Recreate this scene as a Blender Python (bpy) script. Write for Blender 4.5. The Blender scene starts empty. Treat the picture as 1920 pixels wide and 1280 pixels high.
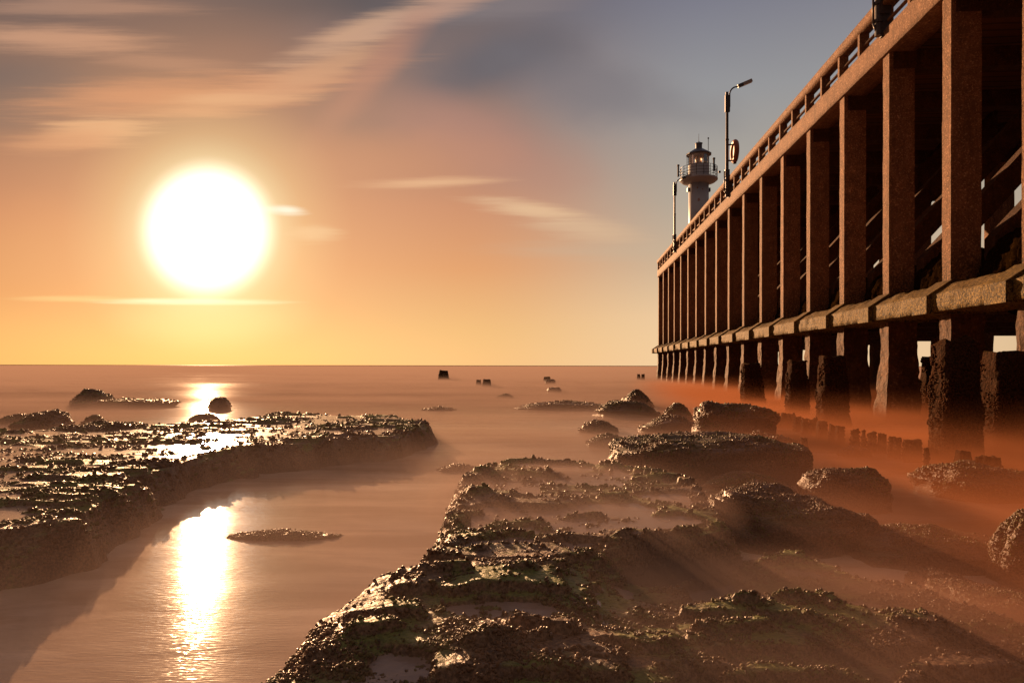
import bpy, bmesh, math, random
import numpy as np
from mathutils import Vector, Matrix

S = bpy.context.scene
COL = S.collection
rnd = random.Random(7)
rng = np.random.default_rng(11)

# ------------------------------------------------------------------ camera
CAM_H = 1.3
F = 1280.0                     # focal length in photo pixels (photo 1920 wide)
cam_d = bpy.data.cameras.new('camera')
cam = bpy.data.objects.new('camera', cam_d); COL.objects.link(cam)
cam_d.sensor_width = 36.0; cam_d.lens = 24.0
cam_d.shift_y = 45.0 / 1920.0
cam_d.clip_start = 0.05; cam_d.clip_end = 60000
cam.location = (0, 0, CAM_H)
cam.rotation_euler = (math.radians(90), math.radians(-0.1), 0)
S.camera = cam

def P(px, py, z):
    """measured photo pixel + height above the water -> place in the world"""
    d = (CAM_H - z) * F / (py - 686.0)
    return ((px - 960.0) / F * d, d, z)

def sky_dir(px, py):
    r = math.hypot(F, px - 960.0)
    return math.atan2(px - 960.0, F), math.atan2(686.0 - py, r)

def lin(r, g, b):
    f = lambda c: (c / 255.0 / 12.92) if c / 255.0 <= 0.04045 else ((c / 255.0 + 0.055) / 1.055) ** 2.4
    return (f(r), f(g), f(b), 1.0)

# ------------------------------------------------------------------ node helpers
class NT:
    def __init__(self, tree):
        self.t = tree; self.n = tree.nodes; self.l = tree.links; self.n.clear()
    def set(self, sock, v):
        if isinstance(v, bpy.types.NodeSocket): self.l.new(v, sock)
        elif v is not None:
            try: sock.default_value = v
            except Exception: sock.default_value = tuple(v)[:3]
    def node(self, typ, **kw):
        n = self.n.new(typ)
        for k, v in kw.items(): setattr(n, k, v)
        return n
    def math(self, op, a, b=None, c=None, clamp=False):
        n = self.node('ShaderNodeMath', operation=op, use_clamp=clamp)
        self.set(n.inputs[0], a)
        if b is not None: self.set(n.inputs[1], b)
        if c is not None: self.set(n.inputs[2], c)
        return n.outputs[0]
    def vmath(self, op, a, b=None):
        n = self.node('ShaderNodeVectorMath', operation=op)
        self.set(n.inputs[0], a)
        if b is not None: self.set(n.inputs[1], b)
        return n.outputs['Value'] if op in ('LENGTH', 'DOT_PRODUCT', 'DISTANCE') else n.outputs['Vector']
    def mrange(self, v, a, b, c=0.0, d=1.0, smooth=True):
        n = self.node('ShaderNodeMapRange')
        n.interpolation_type = 'SMOOTHSTEP' if smooth else 'LINEAR'
        self.set(n.inputs['Value'], v)
        n.inputs['From Min'].default_value = a; n.inputs['From Max'].default_value = b
        n.inputs['To Min'].default_value = c; n.inputs['To Max'].default_value = d
        return n.outputs[0]
    def mix(self, f, a, b, blend='MIX'):
        n = self.node('ShaderNodeMix', data_type='RGBA', blend_type=blend)
        self.set(n.inputs[0], f); self.set(n.inputs[6], a); self.set(n.inputs[7], b)
        return n.outputs[2]
    def ramp(self, f, stops, interp='LINEAR'):
        n = self.node('ShaderNodeValToRGB'); cr = n.color_ramp; cr.interpolation = interp
        while len(cr.elements) < len(stops): cr.elements.new(0.5)
        for e, (p, c) in zip(cr.elements, stops): e.position = p; e.color = c
        self.set(n.inputs[0], f); return n.outputs[0]
    def noise(self, vec, scale, detail=4, rough=0.5, dist=0.0):
        n = self.node('ShaderNodeTexNoise')
        if vec is not None: self.set(n.inputs['Vector'], vec)
        n.inputs['Scale'].default_value = scale; n.inputs['Detail'].default_value = detail
        n.inputs['Roughness'].default_value = rough; n.inputs['Distortion'].default_value = dist
        return n.outputs[0]
    def mapping(self, vec, loc=(0, 0, 0), rot=(0, 0, 0), scale=(1, 1, 1), typ='POINT'):
        n = self.node('ShaderNodeMapping', vector_type=typ)
        self.set(n.inputs[0], vec)
        if 'Location' in n.inputs: n.inputs['Location'].default_value = loc
        n.inputs['Rotation'].default_value = rot; n.inputs['Scale'].default_value = scale
        return n.outputs[0]
    def comb(self, x, y, z=0.0):
        n = self.node('ShaderNodeCombineXYZ')
        for i, v in enumerate((x, y, z)): self.set(n.inputs[i], v)
        return n.outputs[0]
    def sep(self, v):
        n = self.node('ShaderNodeSeparateXYZ'); self.set(n.inputs[0], v); return n.outputs
    def bump(self, h, strength=0.5, dist=0.01, normal=None):
        n = self.node('ShaderNodeBump'); self.set(n.inputs['Height'], h)
        n.inputs['Strength'].default_value = strength; n.inputs['Distance'].default_value = dist
        if normal is not None: self.set(n.inputs['Normal'], normal)
        return n.outputs[0]

# ------------------------------------------------------------------ sun
SUN_AZ, SUN_EL = sky_dir(388, 433)
SUN_V = Vector((math.sin(SUN_AZ) * math.cos(SUN_EL), math.cos(SUN_AZ) * math.cos(SUN_EL), math.sin(SUN_EL)))
sl = bpy.data.lights.new('sun', 'SUN'); sl.energy = 5.0; sl.angle = math.radians(0.5); sl.color = (1.0, 0.55, 0.27)
sun = bpy.data.objects.new('sun', sl); COL.objects.link(sun)
sun.rotation_euler = SUN_V.to_track_quat('Z', 'Y').to_euler(); sun.location = (-20, 40, 30)

# ------------------------------------------------------------------ sky (all in compass direction / elevation)
W = bpy.data.worlds.new('World'); S.world = W; W.use_nodes = True
w = NT(W.node_tree)
tc = w.node('ShaderNodeTexCoord').outputs['Generated']
dirn = w.vmath('NORMALIZE', tc)
dx, dy, dz = w.sep(dirn)
az = w.math('ARCTAN2', dx, dy); el = w.math('ARCSINE', dz)
dyc = w.math('MAXIMUM', dy, 0.12)
ae = w.comb(w.math('DIVIDE', dx, dyc), w.math('DIVIDE', dz, dyc))    # clouds lie on a flat sheet facing north
elr = w.math('DIVIDE', el, math.radians(40))
def e(deg): return max(0.0, deg / 40.0)
left = w.ramp(elr, [(0.0, lin(240, 172, 98)), (e(2.5), lin(235, 162, 86)), (e(5), lin(226, 141, 70)), (e(10), lin(204, 122, 70)),
                    (e(17), lin(146, 101, 76)), (e(24), lin(108, 82, 74)), (1.0, lin(84, 72, 78))])
mid = w.ramp(elr, [(0.0, lin(245, 192, 130)), (e(3), lin(240, 182, 116)), (e(8), lin(231, 156, 95)), (e(13), lin(212, 142, 98)),
                   (e(19), lin(158, 120, 104)), (e(27), lin(112, 98, 98)), (1.0, lin(88, 84, 96))])
right = w.ramp(elr, [(0.0, lin(252, 214, 168)), (e(4), lin(244, 207, 164)), (e(8), lin(214, 186, 154)), (e(13), lin(186, 173, 154)),
                     (e(21), lin(158, 156, 156)), (e(28), lin(126, 124, 138)), (1.0, lin(96, 98, 116))])
lm = w.mrange(az, math.radians(-30), math.radians(-6))
mr = w.mrange(az, math.radians(-5), math.radians(17))
base = w.mix(mr, w.mix(lm, left, mid), right)
# away from the sun, unseen sky is shaped as fill: dim low, bright overhead
away = w.vmath('DOT_PRODUCT', dirn, tuple(SUN_V))
back = w.ramp(elr, [(0.0, lin(62, 42, 32)), (0.5, lin(46, 37, 32)), (0.8, lin(60, 50, 47)), (1.0, lin(150, 132, 122))])
base = w.mix(w.mrange(away, 0.62, 0.05), base, back)

ang = w.math('ADD', w.math('MULTIPLY', w.vmath('DISTANCE', ae, ((388 - 960) / F, (686 - 433) / F, 0)), .88), w.math('MULTIPLY', w.mrange(dy, .35, .1), 3.0))
def blob(px, py, hw, hh, rot, color, op, k=0.9, nz=None):
    """soft cloud at a compass direction; sizes in photo pixels"""
    global base
    m = w.mapping(ae, ((px - 960) / F, (686 - py) / F, 0), (0, 0, math.radians(rot)), (hw / F, hh / F, 1), 'TEXTURE')
    d = w.vmath('LENGTH', m)
    d = w.math('ADD', d, w.math('MULTIPLY', w.math('SUBTRACT', nz, 0.5), k))
    f = w.mrange(d, 1.15, 0.15, 0.0, op)
    base = w.mix(f, base, lin(*color))
streak_h = w.noise(w.mapping(ae, scale=(4, 80, 1)), 1.0, 8, 0.68)
streak_d = w.noise(w.mapping(ae, rot=(0, 0, math.radians(-16)), scale=(4.0, 30, 1)), 1.0, 6, 0.6)
soft = w.noise(w.mapping(ae, scale=(7, 9, 1)), 1.0, 3, 0.5)
# grey cloud masses
blob(560, 0, 330, 62, 4, (88, 76, 76), .9, .8, soft)
blob(330, 60, 260, 60, 0, (110, 84, 76), .6, .9, soft)
blob(60, 150, 190, 50, 0, (104, 82, 76), .85, .9, soft)
blob(30, 215, 150, 50, 0, (112, 84, 74), .6, .9, soft)
blob(430, 105, 150, 40, 0, (128, 92, 80), .6, .9, soft)
blob(930, 120, 220, 70, 14, (98, 92, 98), .85, .8, soft)
blob(960, 10, 200, 36, 8, (140, 126, 126), .6, .9, streak_h)
blob(1120, 170, 260, 80, -14, (124, 116, 120), .6, 1.0, soft)
# peach veil clouds
blob(150, 15, 260, 26, 0, (176, 130, 104), .8, 1.6, streak_h)
blob(110, 78, 230, 36, -3, (206, 150, 114), .9, 1.5, streak_h)
blob(300, 120, 170, 20, -4, (184, 132, 102), .6, 1.4, streak_h)
blob(300, 185, 330, 46, 4, (222, 146, 96), .8, 1.5, streak_h)
blob(520, 170, 260, 36, 12, (222, 156, 112), .75, 1.4, streak_h)
blob(470, 186, 170, 16, 2, (232, 176, 128), .7, 1.3, streak_h)
blob(620, 125, 170, 34, 24, (214, 160, 120), .75, 1.6, streak_h)
blob(680, 60, 200, 34, 20, (212, 166, 132), .9, 1.5, streak_h)
blob(830, 15, 190, 30, 18, (198, 154, 130), .8, 1.3, streak_h)
blob(690, 150, 190, 44, 48, (190, 132, 106), .7, .8, soft)
blob(190, 246, 120, 34, 3, (240, 184, 130), .9, 1.6, streak_h)
blob(130, 265, 140, 30, 5, (224, 152, 100), .7, 1.5, streak_h)
blob(900, 270, 260, 90, -20, (190, 134, 112), .65, .8, soft)
blob(740, 300, 260, 70, 0, (218, 146, 100), .4, .8, soft)
blob(805, 344, 165, 13, 2, (240, 186, 138), .85, 1.2, streak_h)
blob(1000, 395, 130, 20, -8, (240, 196, 150), .8, 1.5, streak_h)
blob(1100, 430, 130, 30, -8, (232, 192, 150), .6, 1.6, streak_h)
blob(1180, 470, 300, 22, 0, (206, 180, 150), .35, 1.4, streak_h)
blob(60, 470, 180, 110, 0, (228, 146, 74), .5, .6, soft)
# glow of the hazy sun
glow_c = w.ramp(w.math('DIVIDE', ang, math.radians(24)),
                [(0.0, (1.0, .98, .9, 1)), (0.14, lin(255, 246, 214)), (0.20, lin(248, 220, 162)), (0.30, lin(242, 186, 120)), (0.45, lin(229, 152, 92)), (1.0, lin(208, 132, 84))])
glow_f = w.ramp(w.math('DIVIDE', ang, math.radians(24)),
                [(0.0, (1, 1, 1, 1)), (0.14, (.97, .97, .97, 1)), (0.20, (.84, .84, .84, 1)), (0.27, (.62, .62, .62, 1)), (0.46, (.30, .30, .30, 1)), (0.85, (0, 0, 0, 1))])
base = w.mix(glow_f, base, glow_c)
# yellow band under the sun
blob(395, 600, 200, 60, 0, (240, 212, 140), .5, .3, soft)
blob(350, 567, 190, 8, 0, (255, 244, 196), .9, 1.3, streak_h)
blob(130, 563, 130, 7, 0, (246, 206, 130), .5, 1.3, streak_h)
blob(535, 395, 48, 12, -4, (255, 246, 220), .95, 1.0, streak_h)
blob(590, 440, 60, 20, 0, (248, 204, 150), .5, 1.6, streak_h)
core = w.mrange(ang, math.radians(5.7), math.radians(2.5))
cam_core = w.mix(core, (0, 0, 0, 1), (1.3, 1.25, 1.15, 1))
base = w.mix(1.0, base, cam_core, 'ADD')
nis = w.node('ShaderNodeTexSky', sky_type='NISHITA', sun_disc=False)
nis.sun_elevation = SUN_EL; nis.sun_rotation = SUN_AZ
bg1 = w.node('ShaderNodeBackground'); w.set(bg1.inputs[0], base); bg1.inputs[1].default_value = 0.43
bg2 = w.node('ShaderNodeBackground'); w.set(bg2.inputs[0], nis.outputs[0]); bg2.inputs[1].default_value = 0.004
add = w.node('ShaderNodeAddShader'); w.l.new(bg1.outputs[0], add.inputs[0]); w.l.new(bg2.outputs[0], add.inputs[1])
w.l.new(add.outputs[0], w.node('ShaderNodeOutputWorld').inputs[0])

S.view_settings.view_transform = 'Standard'; S.view_settings.look = 'None'
S.view_settings.exposure = 1.0; S.view_settings.gamma = 1.0
S.cycles.max_bounces = 6; S.cycles.volume_bounces = 0; S.cycles.diffuse_bounces = 3; S.cycles.glossy_bounces = 3
S.cycles.volume_max_steps = 110; S.cycles.sample_clamp_indirect = 4.0
S.cycles.use_denoising = True

# ------------------------------------------------------------------ object helpers
def tag(o, label=None, cat=None, group=None, kind=None):
    if label: o['label'] = label
    if cat: o['category'] = cat
    if group: o['group'] = group
    if kind: o['kind'] = kind
    return o
def empty(name, loc, rz=0, **kw):
    o = bpy.data.objects.new(name, None); COL.objects.link(o); o.location = loc; o.rotation_euler = (0, 0, rz)
    o.empty_display_size = 0.3
    return tag(o, **kw)
def link(name, me, mat, parent=None, loc=None, smooth=False):
    o = bpy.data.objects.new(name, me); COL.objects.link(o)
    if mat and not me.materials: me.materials.append(mat)
    if parent: o.parent = parent
    if loc is not None: o.location = loc
    if smooth: me.polygons.foreach_set('use_smooth', np.ones(len(me.polygons), dtype=bool))
    return o
def np_mesh(name, v, f):
    """v (N,3), f (M,k) arrays"""
    me = bpy.data.meshes.new(name); v = np.asarray(v, np.float32); f = np.asarray(f, np.int32)
    M, k = f.shape
    me.vertices.add(len(v)); me.vertices.foreach_set('co', v.ravel())
    me.loops.add(M * k); me.loops.foreach_set('vertex_index', f.ravel())
    me.polygons.add(M); me.polygons.foreach_set('loop_start', np.arange(0, M * k, k, dtype=np.int32))
    me.polygons.foreach_set('loop_total', np.full(M, k, dtype=np.int32))
    me.update(calc_edges=True); return me
def grid_faces(nr, nc, wrap=False):
    r = np.arange(nr - 1)[:, None]; c = np.arange(nc if wrap else nc - 1)[None, :]; c2 = (c + 1) % nc
    return np.stack([(r * nc + c), (r * nc + c2), ((r + 1) * nc + c2), ((r + 1) * nc + c)], -1).reshape(-1, 4)
def bm_mesh(name, bm, bevel=0.0, seg=1):
    if bevel: bmesh.ops.bevel(bm, geom=[x for x in bm.edges if len(x.link_faces) == 2 and x.calc_face_angle(0) > .4], offset=bevel, segments=seg, affect='EDGES')
    bmesh.ops.recalc_face_normals(bm, faces=bm.faces)
    me = bpy.data.meshes.new(name); bm.to_mesh(me); bm.free(); return me
def add_box(bm, a, b, mat=None):
    vs = [bm.verts.new((x, y, z)) for x in (a[0], b[0]) for y in (a[1], b[1]) for z in (a[2], b[2])]
    for q in ((0, 1, 3, 2), (4, 6, 7, 5), (0, 4, 5, 1), (2, 3, 7, 6), (0, 2, 6, 4), (1, 5, 7, 3)):
        bm.faces.new([vs[i] for i in q])
    if mat: 
        for v in vs: v.co = mat @ v.co
    return vs
def add_cyl(bm, p0, p1, r0, r1=None, n=12, caps=True):
    r1 = r0 if r1 is None else r1
    p0 = Vector(p0); p1 = Vector(p1); q = (p1 - p0).to_track_quat('Z', 'Y')
    A = []; B = []
    for i in range(n):
        a = 2 * math.pi * i / n; d = Vector((math.cos(a), math.sin(a), 0))
        A.append(bm.verts.new(p0 + q @ (d * r0))); B.append(bm.verts.new(p1 + q @ (d * r1)))
    for i in range(n): bm.faces.new((A[i], A[(i + 1) % n], B[(i + 1) % n], B[i]))
    if caps: bm.faces.new(A[::-1]); bm.faces.new(B)
def add_lathe(bm, prof, n=32, c=(0, 0, 0)):
    rings = []
    for r, z in prof:
        rings.append([bm.verts.new((c[0] + r * math.cos(2 * math.pi * i / n), c[1] + r * math.sin(2 * math.pi * i / n), c[2] + z)) for i in range(n)])
    for A, B in zip(rings, rings[1:]):
        for i in range(n): bm.faces.new((A[i], A[(i + 1) % n], B[(i + 1) % n], B[i]))
    bm.faces.new(rings[0][::-1]); bm.faces.new(rings[-1])
def add_tube(bm, pts, r, n=8):
    for a, b in zip(pts, pts[1:]): add_cyl(bm, a, b, r, n=n)
def prism(bm, prof, y0, y1):
    """profile in (x,z) pulled along y"""
    A = [bm.verts.new((x, y0, z)) for x, z in prof]; B = [bm.verts.new((x, y1, z)) for x, z in prof]
    n = len(prof)
    for i in range(n): bm.faces.new((A[i], A[(i + 1) % n], B[(i + 1) % n], B[i]))
    bm.faces.new(A[::-1]); bm.faces.new(B)

# ------------------------------------------------------------------ numpy noise
def _h(i, j, k, s):
    n = (i * 374761393 + j * 668265263 + k * 2147483647 + s * 1274126177) & 0xffffffff
    n = ((n ^ (n >> 13)) * 1274126177) & 0xffffffff
    return ((n ^ (n >> 16)) & 0xffff) / 65535.0
def vn(x, y, z=None, s=0):
    x = np.asarray(x, float); y = np.asarray(y, float); z = np.zeros_like(x) if z is None else np.asarray(z, float)
    i = np.floor(x).astype(np.int64); j = np.floor(y).astype(np.int64); k = np.floor(z).astype(np.int64)
    fx, fy, fz = x - i, y - j, z - k
    fx = fx * fx * (3 - 2 * fx); fy = fy * fy * (3 - 2 * fy); fz = fz * fz * (3 - 2 * fz)
    def lerp(a, b, t): return a + (b - a) * t
    c = lambda a, b, cc: _h(i + a, j + b, k + cc, s)
    v0 = lerp(lerp(c(0, 0, 0), c(1, 0, 0), fx), lerp(c(0, 1, 0), c(1, 1, 0), fx), fy)
    if not np.any(fz): return v0
    v1 = lerp(lerp(c(0, 0, 1), c(1, 0, 1), fx), lerp(c(0, 1, 1), c(1, 1, 1), fx), fy)
    return lerp(v0, v1, fz)
def fbm(x, y, z=None, s=0, o=4, g=0.5):
    t = 0; a = 1; n = 0; f = 1
    for q in range(o):
        t = t + a * vn(x * f, y * f, None if z is None else z * f, s + q); n += a; a *= g; f *= 2.03
    return t / n
def sstep(a, b, x):
    t = np.clip((x - a) / (b - a), 0, 1); return t * t * (3 - 2 * t)
def poly_sd(x, y, pts):
    """distance to polygon outline, positive inside"""
    d = np.full(x.shape, 1e9); ins = np.zeros(x.shape, bool); n = len(pts)
    for i in range(n):
        ax, ay = pts[i][:2]; bx, by = pts[(i + 1) % n][:2]
        ex, ey = bx - ax, by - ay; wx, wy = x - ax, y - ay
        t = np.clip((wx * ex + wy * ey) / (ex * ex + ey * ey + 1e-12), 0, 1)
        d = np.minimum(d, (wx - ex * t) ** 2 + (wy - ey * t) ** 2)
        c = ((ay <= y) & (by > y)) | ((by <= y) & (ay > y))
        with np.errstate(divide='ignore', invalid='ignore'):
            xi = ax + (y - ay) * ex / (ey if ey else 1e-12)
        ins ^= c & (x < xi)
    d = np.sqrt(d); return np.where(ins, d, -d)
def ridge(x, y, pts, wn, wf, h):
    """a rock bank along a polyline: steep on the near side, gentle on the far side"""
    best = np.full(x.shape, 1e9); side = np.zeros(x.shape); par = np.zeros(x.shape)
    n = len(pts) - 1
    for i in range(n):
        ax, ay = pts[i][:2]; bx, by = pts[i + 1][:2]; ex, ey = bx - ax, by - ay
        wx, wy = x - ax, y - ay; t = np.clip((wx * ex + wy * ey) / (ex * ex + ey * ey), 0, 1)
        d = np.hypot(wx - ex * t, wy - ey * t); m = d < best
        best = np.where(m, d, best); side = np.where(m, ex * wy - ey * wx, side); par = np.where(m, (i + t) / n, par)
    wd = np.where(side > 0, wf, wn) * (0.35 + 0.65 * np.sin(np.pi * np.clip(par, 0.03, 0.97)) ** 0.6)
    return h * np.exp(-(best / wd) ** 2) * np.sin(np.pi * np.clip(par, 0.04, 0.96)) ** 0.35

# ------------------------------------------------------------------ materials
def mat(name):
    m = bpy.data.materials.new(name); m.use_nodes = True; return m, NT(m.node_tree)
def finish(t, color, rough, normal=None, metallic=0.0, spec=0.5, **kw):
    b = t.node('ShaderNodeBsdfPrincipled')
    t.set(b.inputs['Base Color'], color); t.set(b.inputs['Roughness'], rough)
    b.inputs['Metallic'].default_value = metallic; t.set(b.inputs['Specular IOR Level'], spec)
    if normal is not None: t.set(b.inputs['Normal'], normal)
    for k, v in kw.items(): t.set(b.inputs[k.replace('_', ' ')], v)
    t.l.new(b.outputs[0], t.node('ShaderNodeOutputMaterial').inputs[0]); return b
def geo(t): return t.node('ShaderNodeNewGeometry').outputs
def rock_material(name, dark, brown, moss, moss_amt, fine=70.0, r0=.38, r1=.68, sp=.38):
    m, t = mat(name); g = geo(t); pos = g['Position']
    n1 = t.noise(pos, 6, 5, .6); n2 = t.noise(pos, fine, 4, .65); n3 = t.noise(pos, 1.7, 3, .5)
    c = t.mix(t.mrange(n2, .35, .7), dark, brown)
    up = t.sep(g['Normal'])[2]
    mf = t.math('MULTIPLY', t.mrange(up, .55, .92), t.mrange(t.math('ADD', t.math('MULTIPLY', n3, .65), t.math('MULTIPLY', n1, .35)), .44, .55))
    mf = t.math('MULTIPLY', mf, moss_amt)
    c = t.mix(mf, c, t.mix(t.mrange(n2, .3, .7), moss, tuple(x * 1.9 for x in moss[:3]) + (1,)))
    vor = t.node('ShaderNodeTexVoronoi'); t.set(vor.inputs['Vector'], pos); vor.inputs['Scale'].default_value = fine * .55
    h = t.math('ADD', t.math('MULTIPLY', n2, .7), t.math('MULTIPLY', t.math('SUBTRACT', 1.0, vor.outputs[0]), .8))
    nb = t.bump(h, .9, .012)
    rg = t.mrange(n1, .3, .7, r0, r1)
    finish(t, c, rg, nb, spec=sp); return m
M_rock = rock_material('wet rock', (.085, .048, .028, 1), (.28, .16, .09, 1), (.105, .115, .024, 1), .95)
M_rock_r = rock_material('wet reddish rock', (.065, .033, .018, 1), (.22, .105, .052, 1), (.04, .045, .008, 1), .5)
def mussel_material(name, a, b, green=.7, sp=.38, r0=.38):
    m, t = mat(name); g = geo(t)
    n = t.noise(g['Position'], 45, 2); r = g['Random Per Island']
    mo = t.noise(g['Position'], 1.7, 3, .5); mf = t.math('MULTIPLY', t.mrange(mo, .44, .54), t.mrange(r, .35, .7, 0, green))
    finish(t, t.mix(mf, t.mix(t.math('MULTIPLY', t.math('ADD', n, r), .5), a, b), (.085, .10, .022, 1)), t.mrange(r, 0, 1, r0, .85), spec=sp); return m
M_mus = mussel_material('mussel shells', (.05, .027, .015, 1), (.24, .125, .065, 1))
M_barn = mussel_material('barnacle crust', (.018, .007, .003, 1), (.10, .038, .015, 1), 0, .02, .7)
def concrete(name, c1, c2, c3, algae=None, sc=1.0, bstr=1.0, sp=.15):
    m, t = mat(name); g = geo(t); pos = g['Position']
    f = t.noise(pos, 26 * sc, 4, .75); mmm = t.noise(pos, 4 * sc, 5, .6); big = t.noise(pos, .7, 4, .6)
    c1, c2, c3 = [tuple(q * kk_ for q in k_[:3]) + (1,) for k_, kk_ in ((c1, .62), (c2, .68), (c3, .98))]
    c = t.mix(t.mrange(mmm, .35, .7), c1, c2); c = t.mix(t.mrange(f, .55, .66, 0, .8), c, c3)
    c = t.mix(t.mrange(f, .46, .34, 0, .8), c, tuple(x * .35 for x in c1[:3]) + (1,))
    st = t.noise(t.mapping(pos, scale=(3, 3, .25)), 2.0, 4, .6)
    c = t.mix(t.mrange(st, .52, .72, 0, .55), c, tuple(x * .4 for x in c1[:3]) + (1,))
    oi = t.node('ShaderNodeObjectInfo').outputs['Random']
    c = t.mix(t.mrange(oi, 0, 1, .0, .42, False), c, tuple(x * .55 for x in c1[:3]) + (1,))
    if algae:
        z = t.sep(pos)[2]
        af = t.mrange(t.math('ADD', z, t.math('MULTIPLY', big, .8)), algae[1], algae[0])
        vc = t.mix(t.mrange(t.noise(pos, 26, 3, .7), .42, .62), (.030, .022, .008, 1), algae[2])
        c = t.mix(af, c, vc)
    h = t.math('ADD', f, t.math('MULTIPLY', mmm, .5))
    finish(t, c, .72, t.bump(h, bstr, .035), spec=sp); return m
M_conc = concrete('weathered shell concrete', (.30, .145, .07, 1), (.43, .21, .11, 1), (.80, .45, .26, 1), (3.0, 4.6, (.28, .13, .05, 1)))
M_rail = concrete('railing concrete', (.33, .165, .085, 1), (.45, .235, .13, 1), (.78, .46, .28, 1), None, .8)
M_ledge = concrete('algae covered concrete', (.15, .085, .03, 1), (.24, .14, .045, 1), (.42, .24, .07, 1), (2.6, 3.9, (.30, .19, .045, 1)), .45, 1.0)
M_pile = concrete('barnacled pile concrete', (.15, .07, .035, 1), (.24, .11, .05, 1), (.34, .17, .08, 1), None, .5, 1.0)
def wood(name, a, b, axis):
    m, t = mat(name); g = geo(t)
    tcn = t.node('ShaderNodeTexCoord').outputs['Object']
    v = t.mapping(tcn, scale=axis); n = t.noise(v, 3, 5, .6)
    saw = t.node('ShaderNodeTexWave', wave_type='BANDS', bands_direction='Y'); t.set(saw.inputs[0], tcn); saw.inputs['Scale'].default_value = .9
    saw.inputs['Distortion'].default_value = 1.2
    c = t.mix(n, a, b); c = t.mix(t.mrange(saw.outputs[1], .12, .0, 0, .8), c, (.01, .006, .004, 1))
    finish(t, c, .7, t.bump(n, .5, .02), spec=.3); return m
M_deck = wood('deck underside boards', (.08, .032, .014, 1), (.17, .07, .03, 1), (.4, 9, 9))
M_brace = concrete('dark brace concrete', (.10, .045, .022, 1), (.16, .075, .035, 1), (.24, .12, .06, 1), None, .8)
def plain(name, col, rough, metallic=0.0, nscale=20, var=.35, bump=.2):
    m, t = mat(name); g = geo(t); n = t.noise(g['Position'], nscale, 4, .6)
    c = t.mix(t.mrange(n, .35, .7), col, tuple(x * (1 - var) for x in col[:3]) + (1,))
    finish(t, c, rough, t.bump(n, bump, .01), metallic); return m
M_steel = plain('painted grey steel', (.075, .065, .07, 1), .45, .3)
M_steel_l = plain('pale lamp housing', (.38, .32, .30, 1), .35, .1)
M_buoy = plain('faded red plastic', (.34, .085, .045, 1), .5, 0, 8)
M_lh = None
m, t = mat('lighthouse paint'); g = geo(t); pos = g['Position']
n = t.noise(pos, 2.2, 4, .6); st = t.noise(t.mapping(pos, scale=(6, 6, .5)), 1.0, 4, .6); sp = t.noise(pos, 3.4, 2, .4)
c = t.mix(n, (.36, .37, .42, 1), (.46, .47, .53, 1)); c = t.mix(t.mrange(st, .55, .75, 0, .5), c, (.22, .20, .21, 1))
c = t.mix(t.mrange(sp, .68, .76, 0, .8), c, (.30, .11, .04, 1)); finish(t, c, .5, t.bump(n, .2, .01)); M_lh = m
M_roof = plain('dark lantern roof', (.13, .13, .16, 1), .4, .2)
m, t = mat('lantern glass'); b = t.node('ShaderNodeBsdfTransparent'); b.inputs[0].default_value = (.86, .80, .76, 1)
gl = t.node('ShaderNodeBsdfGlossy'); gl.inputs['Roughness'].default_value = .05; gl.inputs['Color'].default_value = (.8, .8, .8, 1)
mx = t.node('ShaderNodeMixShader'); t.l.new(t.node('ShaderNodeFresnel').outputs[0], mx.inputs[0]); t.l.new(b.outputs[0], mx.inputs[1]); t.l.new(gl.outputs[0], mx.inputs[2])
t.l.new(mx.outputs[0], t.node('ShaderNodeOutputMaterial').inputs[0]); M_glass = m
m, t = mat('lantern lens'); finish(t, (.55, .45, .40, 1), .45, None, Transmission_Weight=.6); M_lens = m
M_stub = rock_material('old timber pile', (.018, .009, .005, 1), (.075, .034, .016, 1), (.04, .03, .008, 1), .3, 40, .8, 1.0, .02)
M_weed = concrete('seaweed mound', (.018, .009, .003, 1), (.028, .014, .005, 1), (.055, .026, .008, 1), None, .6, .6, 0.0)

# water
m, t = mat('sea water'); g = geo(t); pos = g['Position']
sw = t.noise(t.mapping(pos, rot=(0, 0, .2), scale=(.35, 1.0, 1)), 1.6, 5, .6)
fi = t.noise(t.mapping(pos, rot=(0, 0, -.42), scale=(.35, 2.0, 1)), 38, 2, .5)
big = t.noise(t.mapping(pos, scale=(.05, .16, 1)), 1.0, 4, .55)
loc_ = t.noise(t.mapping(pos, rot=(0, 0, .35), scale=(.35, 1.5, 1)), 1.3, 6, .62, .6)
col = t.mix(t.mrange(t.math('ADD', t.math('MULTIPLY', big, .4), t.math('MULTIPLY', loc_, .6)), .38, .62), (.42, .29, .21, 1), (.80, .62, .49, 1))
nb = t.bump(sw, .10, .05); nb = t.bump(fi, .75, .0016, nb)
dist_ = t.vmath('LENGTH', pos)
finish(t, col, t.math('ADD', t.mrange(sw, .3, .7, .09, .12), t.mrange(dist_, 8, 90, 0, .4)), nb, spec=.5)
pb = t.t.nodes.get('Principled BSDF'); df = t.node('ShaderNodeBsdfDiffuse'); df.inputs[0].default_value = (.15, .09, .066, 1)
mx = t.node('ShaderNodeMixShader'); t.set(mx.inputs[0], t.mrange(dist_, 5, 30, 0, .93)); t.l.new(pb.outputs[0], mx.inputs[1]); t.l.new(df.outputs[0], mx.inputs[2])
t.l.new(mx.outputs[0], [n_ for n_ in t.n if n_.type == 'OUTPUT_MATERIAL'][0].inputs[0]); M_sea = m
m, t = mat('wash water on rock'); g = geo(t); pos = g['Position']
sw = t.noise(t.mapping(pos, scale=(1, 2.4, 1)), 3.0, 5, .6); fi = t.noise(pos, 40, 3, .6)
nb = t.bump(sw, .3, .03); nb = t.bump(fi, .3, .004, nb)
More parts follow.
